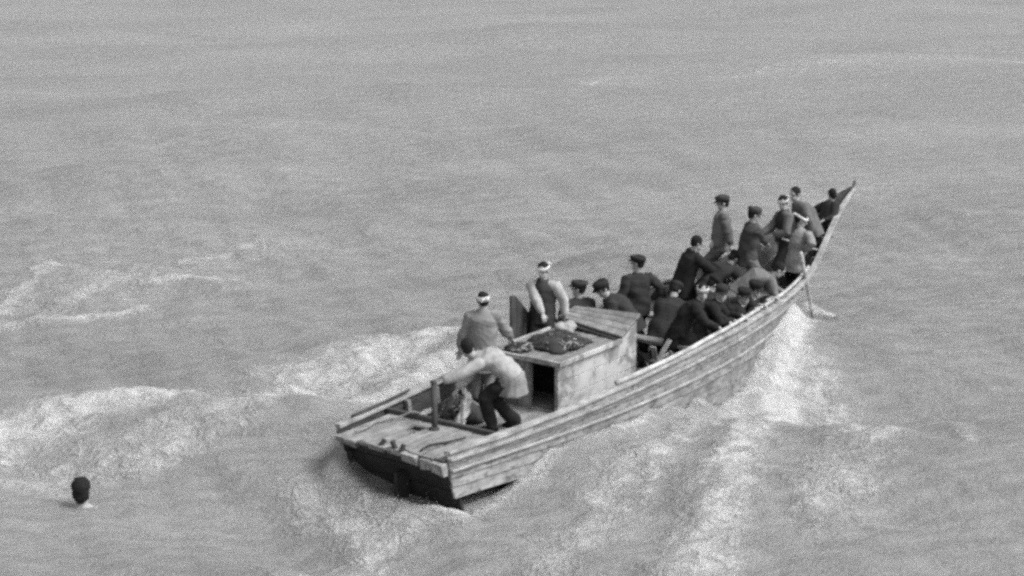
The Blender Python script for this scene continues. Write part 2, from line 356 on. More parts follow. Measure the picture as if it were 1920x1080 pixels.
big = nn(t, 'ShaderNodeTexNoise', Scale=.22, Detail=4.0, Roughness=.55); t.links.new(mapping(t, rot.outputs[0], (.45, 1.3, 1)), big.inputs[0])
seac = ramp(t, big.outputs[0], [(.3, .29), (.7, .345)])
milk = mixv(t, mathn(t, 'MULTIPLY', fa.outputs['Fac'], .35, clamp=True), seac, .45)
t.links.new(mixv(t, mask, milk, .62), b.inputs['Base Color'])
t.links.new(ramp(t, mask, [(0, .2), (1, .9)]), b.inputs['Roughness'])
b.inputs['IOR'].default_value = 1.333
r1 = nn(t, 'ShaderNodeTexNoise', Scale=3.2, Detail=6.0, Roughness=.72, Distortion=.4); t.links.new(mapping(t, rot.outputs[0], (.55, 1.4, 1)), r1.inputs[0])
r2 = nn(t, 'ShaderNodeTexNoise', Scale=11.0, Detail=6.0, Roughness=.7); t.links.new(mapping(t, rot.outputs[0], (.5, 1.5, 1)), r2.inputs[0])
hh = mathn(t, 'ADD', mathn(t, 'ADD', mathn(t, 'MULTIPLY', r1.outputs[0], .15), mathn(t, 'MULTIPLY', r2.outputs[0], .05)), mathn(t, 'MULTIPLY', mathn(t, 'MULTIPLY', fn, mask), .12))
bp = nn(t, 'ShaderNodeBump', Strength=1.0, Distance=1.0); t.links.new(hh, bp.inputs['Height']); t.links.new(bp.outputs[0], b.inputs['Normal'])
sea = bpy.data.objects.new('sea', me); COL.objects.link(sea); me.materials.append(m); tag(sea, kind='structure')

# ------------------------------------------------------------------ the boat
boat = empty('fishing_boat', BO, BROT)
tag(boat, 'long weathered wooden open fishing boat with raked bow and low engine cabin, crowded with men', 'boat')
def loft(fn_, us, n=4):                                 # closed bar whose section (list of 3-vectors, boat units) is fn_(u)
    mb = MB(); mb.rings([[tuple(bl(*p)) for p in fn_(u)] for u in us]); return mb
def plank_side(sgn, u0, u1, v0, v1, mat, jit=0):
    us = np.linspace(u0, u1, max(4, int((u1 - u0) * 3.5)))
    def sec(u):
        Ut, yt, zt = side(u, v1); Ub, yb, zb = side(u, v0); o = .022; th = .026
        return [(Ub, sgn * (yb + o + jit), zb - .012), (Ut, sgn * (yt + .002 + jit), zt), (Ut, sgn * (yt + .002 - th + jit), zt), (Ub, sgn * (yb + o - th + jit), zb - .012)]
    mb = loft(sec, us)
    o = obj('plank', mb, mat, boat); o.data.materials.append(M_DARKWALL)      # shade inside the hull is put into each strake's inner face colour
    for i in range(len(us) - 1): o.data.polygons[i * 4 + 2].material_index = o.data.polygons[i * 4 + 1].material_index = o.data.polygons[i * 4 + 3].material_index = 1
    return o
vs_ = [0, .26, .46, .62, .76, .885, 1.0]
for sgn in (-1, 1):
    for i in range(6):
        cuts = [.0] + sorted([2.6 + 1.1 * ((i * 2) % 3) + random.uniform(-.3, .3), 6.2 + .9 * ((i + 1) % 3) + random.uniform(-.3, .3)]) + [11.97]
        for a, c in zip(cuts[:-1], cuts[1:]):
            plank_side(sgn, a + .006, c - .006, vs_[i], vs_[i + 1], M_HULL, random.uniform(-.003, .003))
    def gun(u, sgn=sgn):
        bb, zz = float(sheer_b(u)), float(sheer_z(u)); k = min(1, (12.05 - u) / 1.2)
        return [(u, sgn * (bb + .04), zz - .02 + .006 * math.sin(5 * u)), (u, sgn * (bb + .04), zz + .022 + .006 * math.sin(3.1 * u + sgn)), (u, sgn * max(bb - .05 * k, .0), zz + .022 + .006 * math.sin(3.1 * u + sgn)), (u, sgn * max(bb - .05 * k, .0), zz - .02)]
    obj('gunwale', loft(gun, np.linspace(.03, 11.98, 60)), M_RAIL, boat, bevel=.006)
    for v, th, dp, u1 in ((.84, .026, .026, 11.3), (.60, .022, .022, 10.6)):
        def rub(u, sgn=sgn, v=v, th=th, dp=dp):
            U, y, z = side(u, v); y += .022
            return [(U, sgn * (y - .02), z - th), (U, sgn * (y + dp), z - th * .6), (U, sgn * (y + dp), z + th * .6), (U, sgn * (y - .02), z + th)]
        obj('rub_rail', loft(rub, np.linspace(.02, u1, 56)), M_RAIL, boat, bevel=.005)
# bottom of the hull
mb = MB(); us = np.linspace(.32, 9.0, 30); ring = []
for u in us:
    U, y, z = side(u, 0); ring.append([tuple(bl(U, -y, z)), tuple(bl(U, y, z)), tuple(bl(U, y * .9, z - .06)), tuple(bl(U, -y * .9, z - .06))])
mb.rings(ring); obj('hull_bottom', mb, M_NEARBLACK, boat)
# stem post
mb = MB(); ring = []
for u in np.linspace(8.9, 12.0, 18):
    z = float(stem_z(u)) if u >= 9.0 else -.32
    a = .035; d = .06
    ring.append([tuple(bl(u - .02, -a, z - .02)), tuple(bl(u + d, -a * .5, z - d)), tuple(bl(u + d, a * .5, z - d)), tuple(bl(u - .02, a, z - .02))])
ring.append([tuple(bl(12.03, -.03, 1.93)), tuple(bl(12.08, -.015, 1.91)), tuple(bl(12.08, .015, 1.91)), tuple(bl(12.03, .03, 1.93))])
mb.rings(ring); obj('stem', mb, M_RAIL, boat, bevel=.004)
# transom: near-black boards below a pale, broken deck edge
tr = obj('transom', loft(lambda y: [(.44, y, -.25), (.175, y, .56), (.215, y, .56), (.48, y, -.25)], np.linspace(-.72, .72, 6)), M_NEARBLACK, boat)
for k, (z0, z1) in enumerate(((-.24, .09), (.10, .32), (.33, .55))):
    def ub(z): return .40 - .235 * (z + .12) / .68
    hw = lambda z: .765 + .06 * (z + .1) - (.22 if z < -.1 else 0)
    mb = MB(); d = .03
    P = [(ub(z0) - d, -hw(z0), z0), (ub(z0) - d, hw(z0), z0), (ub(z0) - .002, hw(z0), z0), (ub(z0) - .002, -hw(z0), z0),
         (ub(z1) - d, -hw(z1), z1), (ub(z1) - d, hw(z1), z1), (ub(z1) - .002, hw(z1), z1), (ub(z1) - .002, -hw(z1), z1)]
    mb.hexa([bl(*p) for p in P]); obj('plank', mb, M_NEARBLACK, tr, bevel=.004)
for y0, y1, z, dz, du in ((-.80, -.62, .50, .13, .06), (-.61, -.46, .51, .09, .03), (-.43, -.20, .53, .10, .08), (-.17, .02, .545, .05, .02), (.07, .30, .55, .06, .07), (.32, .44, .55, .03, .01), (.50, .80, .54, .08, .05)):   # splintered edge boards
    mb = MB(); q = random.uniform(-.05, .05)
    mb.hexa([bl(*p) for p in ((-.02, y0, z - dz), (-.02, y1, z - dz + q), (.06, y1, z - dz + q), (.06, y0, z - dz), (-.02 - du, y0, z + .03), (-.02 - du * .6, y1, z + .03), (.06, y1, z + .03), (.06, y0, z + .03))])
    obj('edge_board', mb, M_DECK, boat, bevel=.008)
for y, h_, r_ in ((-.20, .05, .3), (-.08, .10, -.25), (.10, .07, .5)):      # splintered stubs on the stern edge
    mb = MB(); mb.box(bl(-.01, y, .60), (.06, .05, h_ + .06), Matrix.Rotation(r_, 3, 'X') @ Matrix.Rotation(r_, 3, 'Y')); obj('cleat', mb, M_DKWOOD, boat, bevel=.006)
# planking helper: boards that follow the hull width
def deck(u0, u1, z, n, mat, name='plank', across=False, gap=.012, wmax=None, skip=None, thick=.03, rag=0):
    if across:
        us = np.linspace(u0, u1, n + 1)
        for i in range(n):
            a, c = us[i] + gap / 2, us[i + 1] - gap / 2; h = min(half_at(a, z), half_at(c, z)) - .035
            if wmax: h = min(h, wmax)
            dz = random.uniform(-.006, .006); mb = MB()
            mb.hexa([bl(*p) for p in ((a, -h, z - thick + dz), (c, -h, z - thick + dz), (c, h, z - thick + dz), (a, h, z - thick + dz), (a, -h, z + dz), (c, -h, z + dz), (c, h, z + dz), (a, h, z + dz))])
            obj(name, mb, mat, boat, bevel=.004)
    else:
        H = min(half_at((u0 + u1) / 2, z) - .03, wmax or 9); ys = np.linspace(-H, H, n + 1)
        for i in range(n):
            if skip and i in skip:
                segs = skip[i]
            else: segs = [(u0 + random.uniform(-rag, rag), u1)]
            for a, c in segs:
                P = []
                dz = random.uniform(-.008, .008)
                for zz in (z - thick + dz, z + dz):
                    for u, yy in ((a, ys[i] + gap / 2), (c, ys[i] + gap / 2), (c, ys[i + 1] - gap / 2), (a, ys[i + 1] - gap / 2)):
                        lim = half_at(max(u, 0), z) - .03; P.append(bl(u, max(-lim, min(lim, yy)), zz))
                mb = MB(); mb.hexa(P); obj(name, mb, mat, boat, bevel=.004)
deck(-.03, .97, .575, 9, M_DECK, skip={5: [(-.04, .55), (.80, .97)]}, rag=.055)
deck(1.03, 2.70, .37, 9, M_DECK)
deck(2.74, 4.72, .40, 9, M_INNER)
deck(4.76, 8.0, .22, 22, M_INNER, across=True)
deck(8.05, 10.05, .62, 8, M_INNER, across=True)
deck(10.1, 11.3, 1.12, 6, M_INNER, across=True)
def beam(u, z, hgt, wid, mat, y0=None, y1=None, name='deck_beam'):
    h = half_at(u, z) - .03; a = -h if y0 is None else y0; c = h if y1 is None else y1
    mb = MB(); mb.box(bl(u, (a + c) / 2, z), (wid * S, (c - a) * S, hgt * S)); return obj(name, mb, mat, boat, bevel=.008)
beam(1.0, .585, .09, .06, M_DKWOOD)
beam(1.005, .48, .11, .03, M_DECKY)
beam(.1, .50, .09, .08, M_NEARBLACK); 
beam(4.74, .34, .22, .04, M_INNER); beam(8.02, .44, .36, .05, M_INNER)
for u in (5.55, 6.75, 7.75): beam(u, .62, .05, .2, M_DECKY, name='thwart')
beam(10.08, .87, .45, .04, M_INNER)
for u in np.arange(1.4, 10.8, .62):
    for sgn in (-1, 1):
        pts = []
        for v in (.25, .5, .75, .96):
            U, y, z = side(u, v); pts.append((U, sgn * (y - .045), z))
        mb = MB(); ring = []
        for U, y, z in pts: ring.append([tuple(bl(U - .03, y, z)), tuple(bl(U + .03, y, z)), tuple(bl(U + .03, y - sgn * .05, z)), tuple(bl(U - .03, y - sgn * .05, z))])
        mb.rings(ring); obj('rib', mb, M_INNER, boat)
# tiller post, rudder head
mb = MB(); mb.tube([bl(.80, -.02, .56), bl(.855, .02, .8), bl(.91, .075, 1.10)], [.042, .04, .04], 10); tp = obj('tiller_post', mb, M_DKWOOD, boat, True)
mb = MB(); mb.tube([bl(.908, .075, 1.09), bl(.915, .08, 1.125)], [.05, .045], 10); obj('cap', mb, M_IRON, tp)
mb = MB(); mb.tube([bl(.79, -.02, .565), bl(.80, -.018, .60)], [.075, .07], 12); obj('collar', mb, M_IRON, tp)
mb = MB(); mb.box(bl(.22, 0, .02), (.3, .05, .5)); obj('rudder', mb, M_NEARBLACK, boat, bevel=.01)

# cabin
U0, U1, UF, YC, ZB, ZR = 2.68, 4.06, 4.46, .50, .36, 1.0
mb = MB(); mb.box(bl(UF - .01, 0, .75), (.03, .9 * S, .76 * S)); cabin = obj('cabin', mb, M_CABD, boat); tag(cabin, 'low engine cabin with bright white side, grey aft face and dark open doorway')
for (u, y, zt) in ((U0, -YC, ZR), (U0, YC, ZR), (UF, -YC + .02, 1.2), (UF, YC - .02, 1.1), (U0, -.065, ZR - .03)):
    mb = MB(); mb.box(bl(u + .025 * (1 if u < 4 else -1), y - .025 * (1 if y > 0 else -1), (ZB + zt) / 2), (.05 * S, .05 * S, (zt - ZB) * S)); obj('post', mb, M_CABD, cabin, bevel=.006)
zs = np.linspace(ZB, ZR - .01, 4)
for sgn in (-1, 1):
    for i in range(3):
        z0, z1 = zs[i] + .004, zs[i + 1] - .004; y = sgn * (YC + .004); d = -sgn * .026
        P = []
        top = (z1, z1) if i < 2 else (ZR - .012, ZR - .012)
        for yy in (y,): 
            P = [(U0 - .012, y, z0), (UF + .005, y, z0), (UF + .005, y + d, z0), (U0 - .012, y + d, z0), (U0 - .012, y, top[0]), (UF + .005, y, top[1]), (UF + .005, y + d, top[1]), (U0 - .012, y + d, top[0])]
        mb = MB(); mb.hexa([bl(*p) for p in P]); obj('wall_plank', mb, M_CABIN, cabin, bevel=.004)
    zf = 1.215 if sgn < 0 else 1.10                       # wedge under the tilted lid
    y = sgn * (YC + .002); d = -sgn * .024
    mb = MB(); P = [(U1 - .02, y, ZR - .01), (UF + .004, y, ZR - .01), (UF + .004, y + d, ZR - .01), (U1 - .02, y + d, ZR - .01), (U1 - .02, y, ZR + .012), (UF + .004, y, zf), (UF + .004, y + d, zf), (U1 - .02, y + d, ZR + .012)]
    mb.hexa([bl(*p) for p in P]); obj('wall_plank', mb, M_CABIN, cabin, bevel=.003)
for (a, c) in ((-.05, .13), (.14, .31), (.32, .495)):      # aft face, upright boards to port of the doorway
    mb = MB(); mb.box(bl(U0 - .004, (a + c) / 2, (ZB + ZR) / 2 - .005), (.026 * S, (c - a - .008) * S, (ZR - ZB - .02) * S)); obj('wall_plank', mb, M_CABD, cabin, bevel=.004)
mb = MB(); mb.box(bl(U0 - .004, -.265, ZR - .02), (.026 * S, .36 * S, .025 * S)); obj('lintel', mb, M_CABD, cabin, bevel=.004)
mb = MB(); mb.box(bl(U0 - .012, -.475, (ZB + ZR) / 2 - .01), (.035 * S, .055 * S, (ZR - ZB - .02) * S)); obj('door_post', mb, M_CABIN, cabin, bevel=.004)
mb = MB(); mb.box(bl(U0 + .0, -.265, ZB + .02), (.05 * S, .37 * S, .03 * S)); obj('sill', mb, M_CABD, cabin, bevel=.004)
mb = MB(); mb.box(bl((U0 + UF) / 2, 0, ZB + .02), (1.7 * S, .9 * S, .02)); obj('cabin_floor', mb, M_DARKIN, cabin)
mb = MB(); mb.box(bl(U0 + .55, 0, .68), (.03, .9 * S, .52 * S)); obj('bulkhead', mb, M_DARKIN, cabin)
ys = np.linspace(-YC - .05, YC + .05, 7)
for i in range(6):
    mb = MB(); a, c = ys[i] + .004, ys[i + 1] - .004; dz = random.uniform(-.004, .004)
    mb.box(bl((U0 - .06 + U1) / 2, (a + c) / 2, ZR + .014 + dz), ((U1 - U0 + .06) * S, (c - a) * S, .026 * S)); obj('roof_plank', mb, M_ROOF, cabin, bevel=.004)
for (u, y, lu, ly) in ((U0 - .055, 0, .035, 2 * YC + .13), ((U0 + U1) / 2 - .03, -YC - .045, U1 - U0 + .0, .035), ((U0 + U1) / 2 - .03, YC + .045, U1 - U0, .035)):
    mb = MB(); mb.box(bl(u, y, ZR + .022), (lu * S, ly * S, .062 * S)); obj('roof_edge', mb, M_CABIN, cabin, bevel=.006)
# tilted forward hatch lid of three boards
A, B_, C_, D_ = Vector((4.16, .55, 1.13)), Vector((4.02, -.56, 1.055)), Vector((4.48, -.55, 1.27)), Vector((4.55, .53, 1.20))
lid = None
nrm = (B_ - A).cross(D_ - A).normalized(); nrm = nrm if nrm.z > 0 else -nrm
for i in range(4):
    f0, f1 = i / 4 + .008, (i + 1) / 4 - .008
    p = [A.lerp(D_, f0), A.lerp(D_, f1), B_.lerp(C_, f1), B_.lerp(C_, f0)]
    mb = MB(); mb.hexa([bl(*q) for q in p] + [bl(*(q + nrm * .03)) for q in p]); obj('hatch_board', mb, M_ROOF, cabin, bevel=.004)
for f in (.04, .96):
    p0, p1 = A.lerp(B_, f), D_.lerp(C_, f); mb = MB(); q = MB()
    mb.tube([bl(*(p0 - nrm * .025)), bl(*(p1 - nrm * .025))], .025, 6); obj('hatch_batten', mb, M_DKWOOD, cabin)
mb = MB(); mb.tube([bl(*(A + Vector((-.02, 0, -.03)))), bl(*(B_ + Vector((-.02, 0, -.03))))], .03, 6); obj('hatch_batten', mb, M_DKWOOD, cabin)

# ------------------------------------------------------------------ loose gear on board
def thing_curve(name, pts, rad, mat, label, cat, n=7, group=None):
    P = [wl(*p) for p in pts]; loc = P[0].copy(); loc.z = min(p.z for p in P)
    mb = MB(); mb.tube(P, rad, n); shift(mb, loc); o = obj(name, mb, mat, None, True); o.location = loc
    return tag(o, label, cat, group)
def smooth_pts(pts, k=8):
    pts = [np.array(p, float) for p in pts]; out = []
    for i in range(len(pts) - 1):
        p0, p1, p2, p3 = pts[max(i - 1, 0)], pts[i], pts[i + 1], pts[min(i + 2, len(pts) - 1)]
        for t in np.linspace(0, 1, k, endpoint=False):
            out.append(tuple(.5 * (2 * p1 + (p2 - p0) * t + (2 * p0 - 5 * p1 + 4 * p2 - p3) * t**2 + (3 * p1 - p0 - 3 * p2 + p3) * t**3)))
    return out + [tuple(pts[-1])]
us = np.linspace(3.15, 6.9, 14)
thing_curve('bamboo_pole', [(u, -(float(sheer_b(u)) - .035) + .03 * math.sin(u), float(sheer_z(u)) + .06 + .012 * (u > 5)) for u in us], [.034 * S * (1 - .25 * i / 13) for i in range(14)], M_POLE, 'pale slim pole lying along the near gunwale beside the cabin', 'pole')
us = np.linspace(6.3, 8.9, 10)
thing_curve('bamboo_pole', [(u, -(float(sheer_b(u)) - .05) , float(sheer_z(u)) + .07) for u in us], .026 * S, M_POLE, 'short pale pole on the near gunwale below the crouching men, toward the bow', 'pole')
us = np.linspace(.3, 1.5, 8)
thing_curve('bamboo_pole', [(u, (float(sheer_b(u)) - .02), float(sheer_z(u)) + .06) for u in us], .018 * S, M_DKWOOD, 'dark pole lying on the far gunwale near the stern', 'pole')
thing_curve('rope', smooth_pts([(.12, .62, .605), (.3, .60, .605), (.55, .66, .605), (.85, .55, .61), (.98, .40, .66), (1.12, .2, .47), (1.35, .05, .445), (1.5, .2, .445), (1.35, .4, .445)]), .016, M_ROPE, 'dark rope curling over the stern deck and beam', 'rope')
thing_curve('rope', smooth_pts([(.05, -.42, .603), (.25, -.38, .6), (.45, -.47, .6), (.7, -.55, .6)]), .014, M_NET, 'thin dark line lying on the stern deck near the starboard corner', 'rope')
thing_curve('bamboo_pole', [(8.20, -.975, 1.5), (8.58, -.88, 1.05), (9.1, -.74, .43), (9.55, -.62, -.1)], [.034, .034, .031, .028], M_POLE, 'pale pole leaning over the bow rail with its foot in the water', 'pole')
thing_curve('boat_hook', [(8.95, -.28, 1.5), (9.4, -.45, 1.32), (9.75, -.57, 1.2)], .018, M_POLE, 'short pale stick held over the bow rail by the man in the pale jacket', 'stick')
# heap of nets on the cabin roof
def heap(name, c, rad, hgt, strands, sr, mat, label, cat, seed):
    r = random.Random(seed); loc = wl(*c); mb = MB()
    N = 26; M_ = 7; ring = []
    for i in range(M_):
        f = i / (M_ - 1); rr = []
        for k in range(N):
            a = 2 * math.pi * k / N; q = (1 - f ** 1.6) * (1 + .22 * math.sin(3 * a + seed) + .12 * math.sin(7 * a + f * 5)) + .01
            rr.append((rad[0] * q * math.cos(a), rad[1] * q * math.sin(a), hgt * (f ** .8) * (1 + .2 * math.sin(4 * a)) + (.0 if i == 0 else r.uniform(-.012, .012))))
        ring.append(rr)
    mb.rings(ring); root = obj(name, mb, mat, None, True); root.location = loc; root.rotation_euler = (0, 0, BROT)
    both = {0: MB(), 1: MB()}
    for k in range(strands):
        a0 = r.uniform(0, 6.28); pts = []; ra = r.uniform(.3, 1.0); x = rad[0] * ra * math.cos(a0); y = rad[1] * ra * math.sin(a0); h = r.uniform(0, 6.28)
        for j in range(9):
            q = min(1, math.hypot(x / rad[0], y / rad[1])); z = hgt * max(.02, (1 - q)) ** .55 + .015 + r.uniform(0, .02)
            pts.append((x, y, z)); h += r.uniform(-.8, .8); st = .07; x += st * math.cos(h); y += st * math.sin(h)
            if math.hypot(x / rad[0], y / rad[1]) > 1.05: h += 2.4; x *= .9; y *= .9
        both[int(r.random() < .12)].tube(pts, sr * r.uniform(.7, 1.3), 5)
    tag(obj('strands', both[0], mat, root, True), kind='stuff'); tag(obj('strands', both[1], M_ROPE, root, True), 'pale strands of rope in the heap', kind='stuff')
    return tag(root, label, cat)
heap('net_pile', (3.36, -.02, 1.03), (.43, .40), .19, 120, .012, M_NET, 'tangled dark heap of fishing net on the cabin roof', 'net', 3)
heap('net_pile', (2.93, .26, 1.03), (.24, .2), .06, 34, .011, M_NET, 'small flat tangle of dark line on the aft roof edge of the cabin', 'net', 9)
heap('rope_pile', (1.78, .42, .38), (.42, .34), .30, 60, .014, M_NET, 'dark coil of rope and net on the stern floor along the far side', 'rope', 12)
def bundle(name, c, rad, mat, label, cat, seed):
    loc = wl(*c); mb = MB(); r = random.Random(seed)
    for k in range(7):
        a = r.uniform(0, 6.28); d = r.uniform(.2, .7)
        mb.ell((rad[0] * d * math.cos(a), rad[1] * d * math.sin(a), rad[2] * r.uniform(.3, .7)), (Vector((rad[0] * r.uniform(.35, .6), 0, 0)), Vector((0, rad[1] * r.uniform(.35, .6), 0)), Vector((0, 0, rad[2] * r.uniform(.3, .6)))))
    me = remesh(mb, .016, 2, .010, 22, name); o = obj(name, me, mat, None); o.location = loc; o.rotation_euler = (0, 0, BROT); return tag(o, label, cat)
bundle('cloth_bundle', (3.80, .22, 1.035), (.22, .2, .19), clothv(.36), 'crumpled pale cloth behind the net heap on the cabin roof', 'cloth', 4)
def hanging_cloth():
    pts = [wl(1.40, .02, .93), wl(1.42, -.03, .82), wl(1.40, .0, .66), wl(1.34, .02, .5), wl(1.30, .03, .395)]; loc = wl(1.30, .03, .375); mb = MB()
    mb.tube(pts, [.035, .06, .075, .07, .085], 10, True); o = obj('cloth_strip', remesh(shift(mb, loc), .013, 2, .012, 20, 'cloth'), clothv(.5)); o.location = loc
    tag(o, 'white rag hanging down to the stern floor from the helmsman', 'cloth')
hanging_cloth()
# dark upright board standing on the far side deck by the cabin
loc = wl(3.62, .82, .40); root = empty('screen_board', loc, BROT); tag(root, 'dark tapering wooden board standing upright behind the cabin roof', 'board')
for k, (a, c, h0, h1) in enumerate(((-.16, -.02, 1.24, 1.20), (-.01, .15, 1.18, 1.04), (.16, .31, 1.02, .88), (.32, .46, .86, .74))):
    mb = MB(); P = []
    for (x, y) in ((a, 0), (c, 0), (c, .03), (a, .03)): P.append((x * S, y * S + x * .12, 0))
    for (x, y, h) in ((a, 0, h0), (c, 0, h1), (c, .03, h1), (a, .03, h0)): P.append((x * S, y * S + x * .12, h * S * .92))
    mb.hexa(P); obj('board', mb, M_DKWOOD, root, bevel=.004)
# crossed slats of a broken rack ahead of the cabin
loc = wl(4.85, -.52, .24); root = empty('slat_rack', loc, BROT); tag(root, 'broken rack of crossed pale slats standing at the forward cabin corner', 'rack')
for p, q, wd in (((-.05, .1, 0), (.42, -.05, .62), .09), ((.35, .1, 0), (-.02, -.02, .60), .08), ((.12, -.12, .0), (.22, -.2, .5), .12), ((-.08, .02, .30), (.5, .0, .38), .05)):
    p, q = Vector(p), Vector(q); d = (q - p); rot = d.to_track_quat('Z', 'Y').to_matrix(); mb = MB(); mb.box((p + q) / 2, (wd, .022, d.length), rot); obj('slat', mb, M_RAIL, root, bevel=.003)
mb = MB(); mb.box((.0, -.03, .19), (.12, .14, .38)); obj('block', mb, M_DKWOOD, root, bevel=.01)

# ------------------------------------------------------------------ people
def ik(a, b, l1, l2, pole):
    d = b - a; L = d.length
    if L > (l1 + l2) * .995: b = a + d.normalized() * (l1 + l2) * .995; d = b - a; L = d.length
    x = (l1 * l1 - l2 * l2 + L * L) / (2 * L); h = math.sqrt(max(0, l1 * l1 - x * x)); n = d.normalized()
    p = pole - n * pole.dot(n); p = p.normalized() if p.length > 1e-5 else n.orthogonal().normalized()
    return a + n * x + p * h, b
def person(label, head, az, ang, face, floor, hands=(None, None), look=None, top=.04, pants=.04, hat='cap', hatv=.03, sleeves=None, hem=.12, feet=None, collar=None, vox=.0085, k=1.05, bare_arm=False, apron=None, curl=.6, group='men aboard the boat', headgear=.7, spread=.10, band=1.0):
    up = Vector((0, 0, 1)); rotm = Matrix.Rotation(BROT, 3, 'Z')
    def dirv(deg): return rotm @ Vector((math.cos(R(deg)), math.sin(R(deg)), 0))
    hd = wl(*head); fl = wl(head[0], head[1], floor).z
    la = dirv(az); t = (la * math.sin(R(ang)) + up * math.cos(R(ang))).normalized()
    lf = (dirv(face + 90)); lf = (lf - t * lf.dot(t)).normalized(); fw = lf.cross(t) * 1.0
    if fw.dot(dirv(face)) < 0 and ang < 60: fw = -fw
    th = (t * .55 + up * .45).normalized()
    N = hd - th * .165 * k; mid = N - t * .25 * k - fw * .035 * math.sin(R(ang)) + up * .05 * math.sin(R(ang)); P = N - t * .47 * k - up * .03
    gf = dirv(face); gl = dirv(face + 90)
    # legs
    legs = []
    for i, s in enumerate((1, -1)):
        hip = P + lf * s * .085 * k - up * .05
        if feet: an = wl(*feet[i]) + up * .08
        else:
            an = Vector((hip.x, hip.y, fl + .08)) + dirv(face + 90) * s * (spread - .085) + gf * (.07 * s) - la * .12 * math.sin(R(ang))
        kn, an = ik(hip, an, .41 * k, .40 * k, gf + up * .1); legs.append((hip, kn, an))
    arms = []
    for i, s in enumerate((1, -1)):
        sh = N - t * .055 * k + lf * s * .175 * k
        tgt = wl(*hands[i]) if hands[i] is not None else sh - up * .46 * k + gf * .16 + lf * s * .05
        el, wr = ik(sh, tgt, .275 * k, .245 * k, -gf * .55 + lf * s * .7 - up * .55); arms.append((sh, el, wr, s))
    hf, hp = look if look is not None else (face, 0)
    f = dirv(hf) * math.cos(R(hp)) + up * math.sin(R(hp)); hl = up.cross(f).normalized(); hu = f.cross(hl).normalized()
    loc = Vector((P.x, P.y, fl)); fm = sum((l[2] for l in legs), Vector()) / 2; loc.x, loc.y = fm.x, fm.y
    root = empty('person', loc); tag(root, label, 'person', group)
    # --- body, one skin
    mb = MB(); q = k
    mb.ell(hd + hu * .028 * q - f * .012, (hl * .077 * q, f * .098 * q, hu * .092 * q), 14, 10)
    mb.ell(hd - hu * .055 * q + f * .022 * q, (hl * .060 * q, f * .070 * q, hu * .066 * q), 12, 8)
    mb.ell(hd - hu * .098 * q + f * .066 * q, (hl * .025, f * .022, hu * .02))
    mb.tube([hd + f * .088 * q + hu * .012, hd + f * .108 * q - hu * .022], [.010, .0155], 8, True)
    mb.tube([hd + f * .082 * q - hu * .068 + hl * .022, hd + f * .088 * q - hu * .068, hd + f * .082 * q - hu * .068 - hl * .022], [.009, .012, .009], 8, True)
    mb.tube([hd + f * .078 * q + hu * .032 + hl * .05, hd + f * .09 * q + hu * .034, hd + f * .078 * q + hu * .032 - hl * .05], [.010, .012, .010], 8, True)
    for s in (1, -1): mb.ell(hd + hl * s * .079 * q - hu * .01 - f * .008, (hl * .012, f * .022, hu * .033), 8, 6)
    mb.tube([N - t * .03, hd - hu * .05 - f * .015], [.062 * q, .052 * q], 12, True)
    def torso(m, pts, n=18):
        rr = []
        for c, a, bq, *wt in pts:
            wt = wt[0] if wt else 0; fq = (fw * (1 - wt) + gf * wt).normalized(); lq = (lf * (1 - wt) + gl * wt).normalized()
            rr.append([c + lq * a * math.cos(x) + fq * bq * math.sin(x) for x in [2 * math.pi * j / n for j in range(n)]])
        m.rings(rr)
    hipd = (P - up * .10)
    torso(mb, [(hipd, .10 * q, .07 * q, 1), (P - up * .04, .150 * q, .10 * q, .7), (P.lerp(mid, .5), .138 * q, .092 * q), (mid, .150 * q, .10 * q), (mid.lerp(N, .6), .165 * q, .10 * q), (N - t * .05, .15 * q, .075 * q), (N, .065 * q, .055 * q)])
    for h_, kn, an in legs:
        mb.tube([h_, h_.lerp(kn, .5), kn, kn.lerp(an, .4), an], [.082 * q, .07 * q, .053 * q, .052 * q, .036 * q], 12, True)
        mb.tube([an - up * .045 - gf * .05, an - up * .04 + gf * .06, an - up * .052 + gf * .15], [.033, .038, .026], 10, True)
    for sh, el, wr, s in arms:
        mb.tube([sh - lf * s * .03, sh, sh.lerp(el, .5), el, el.lerp(wr, .35), wr], [.05 * q, .054 * q, .046 * q, .038 * q, .038 * q, .025 * q], 12, True)
        d = (wr - el).normalized(); d = (d * .8 - up * .25 + gf * .15).normalized(); sd = d.cross(up).normalized() if abs(d.z) < .95 else lf.copy()
        sd = sd * s; nrm_ = sd.cross(d).normalized()
        if nrm_.z < 0: nrm_ = -nrm_
        pc = wr + d * .05; rr = []
        for fz, a, bq in ((-.055, .022, .018), (-.03, .032, .017), (.0, .041, .016), (.035, .041, .014), (.048, .034, .010)):
            rr.append([pc + d * fz + sd * a * math.cos(x) + nrm_ * bq * math.sin(x) for x in [2 * math.pi * j / 12 for j in range(12)]])
        mb.rings(rr)
        for j, ln in enumerate((.066, .078, .072, .056)):
            b0 = pc + d * .035 + sd * (.0315 - .021 * j); c1 = (d * math.cos(curl) - nrm_ * math.sin(curl)); c2 = (d * math.cos(curl * 2.1) - nrm_ * math.sin(curl * 2.1))
            p1 = b0 + c1 * ln * .5; mb.tube([b0 - d * .02, b0, p1, p1 + c2 * ln * .5], [.009, .0092, .0085, .0072], 7, True)
        b0 = pc - d * .02 + sd * .034; c1 = (d * .6 + sd * .7 - nrm_ * .35).normalized(); c2 = (d * .85 + sd * .2 - nrm_ * .5).normalized()
        p1 = b0 + c1 * .038; mb.tube([b0 - sd * .012, b0, p1, p1 + c2 * .032], [.012, .0115, .010, .008], 7, True)
    shift(mb, loc); obj('body', remesh(mb, vox, 2, name='body'), M_SKIN, root)
    mb = MB()
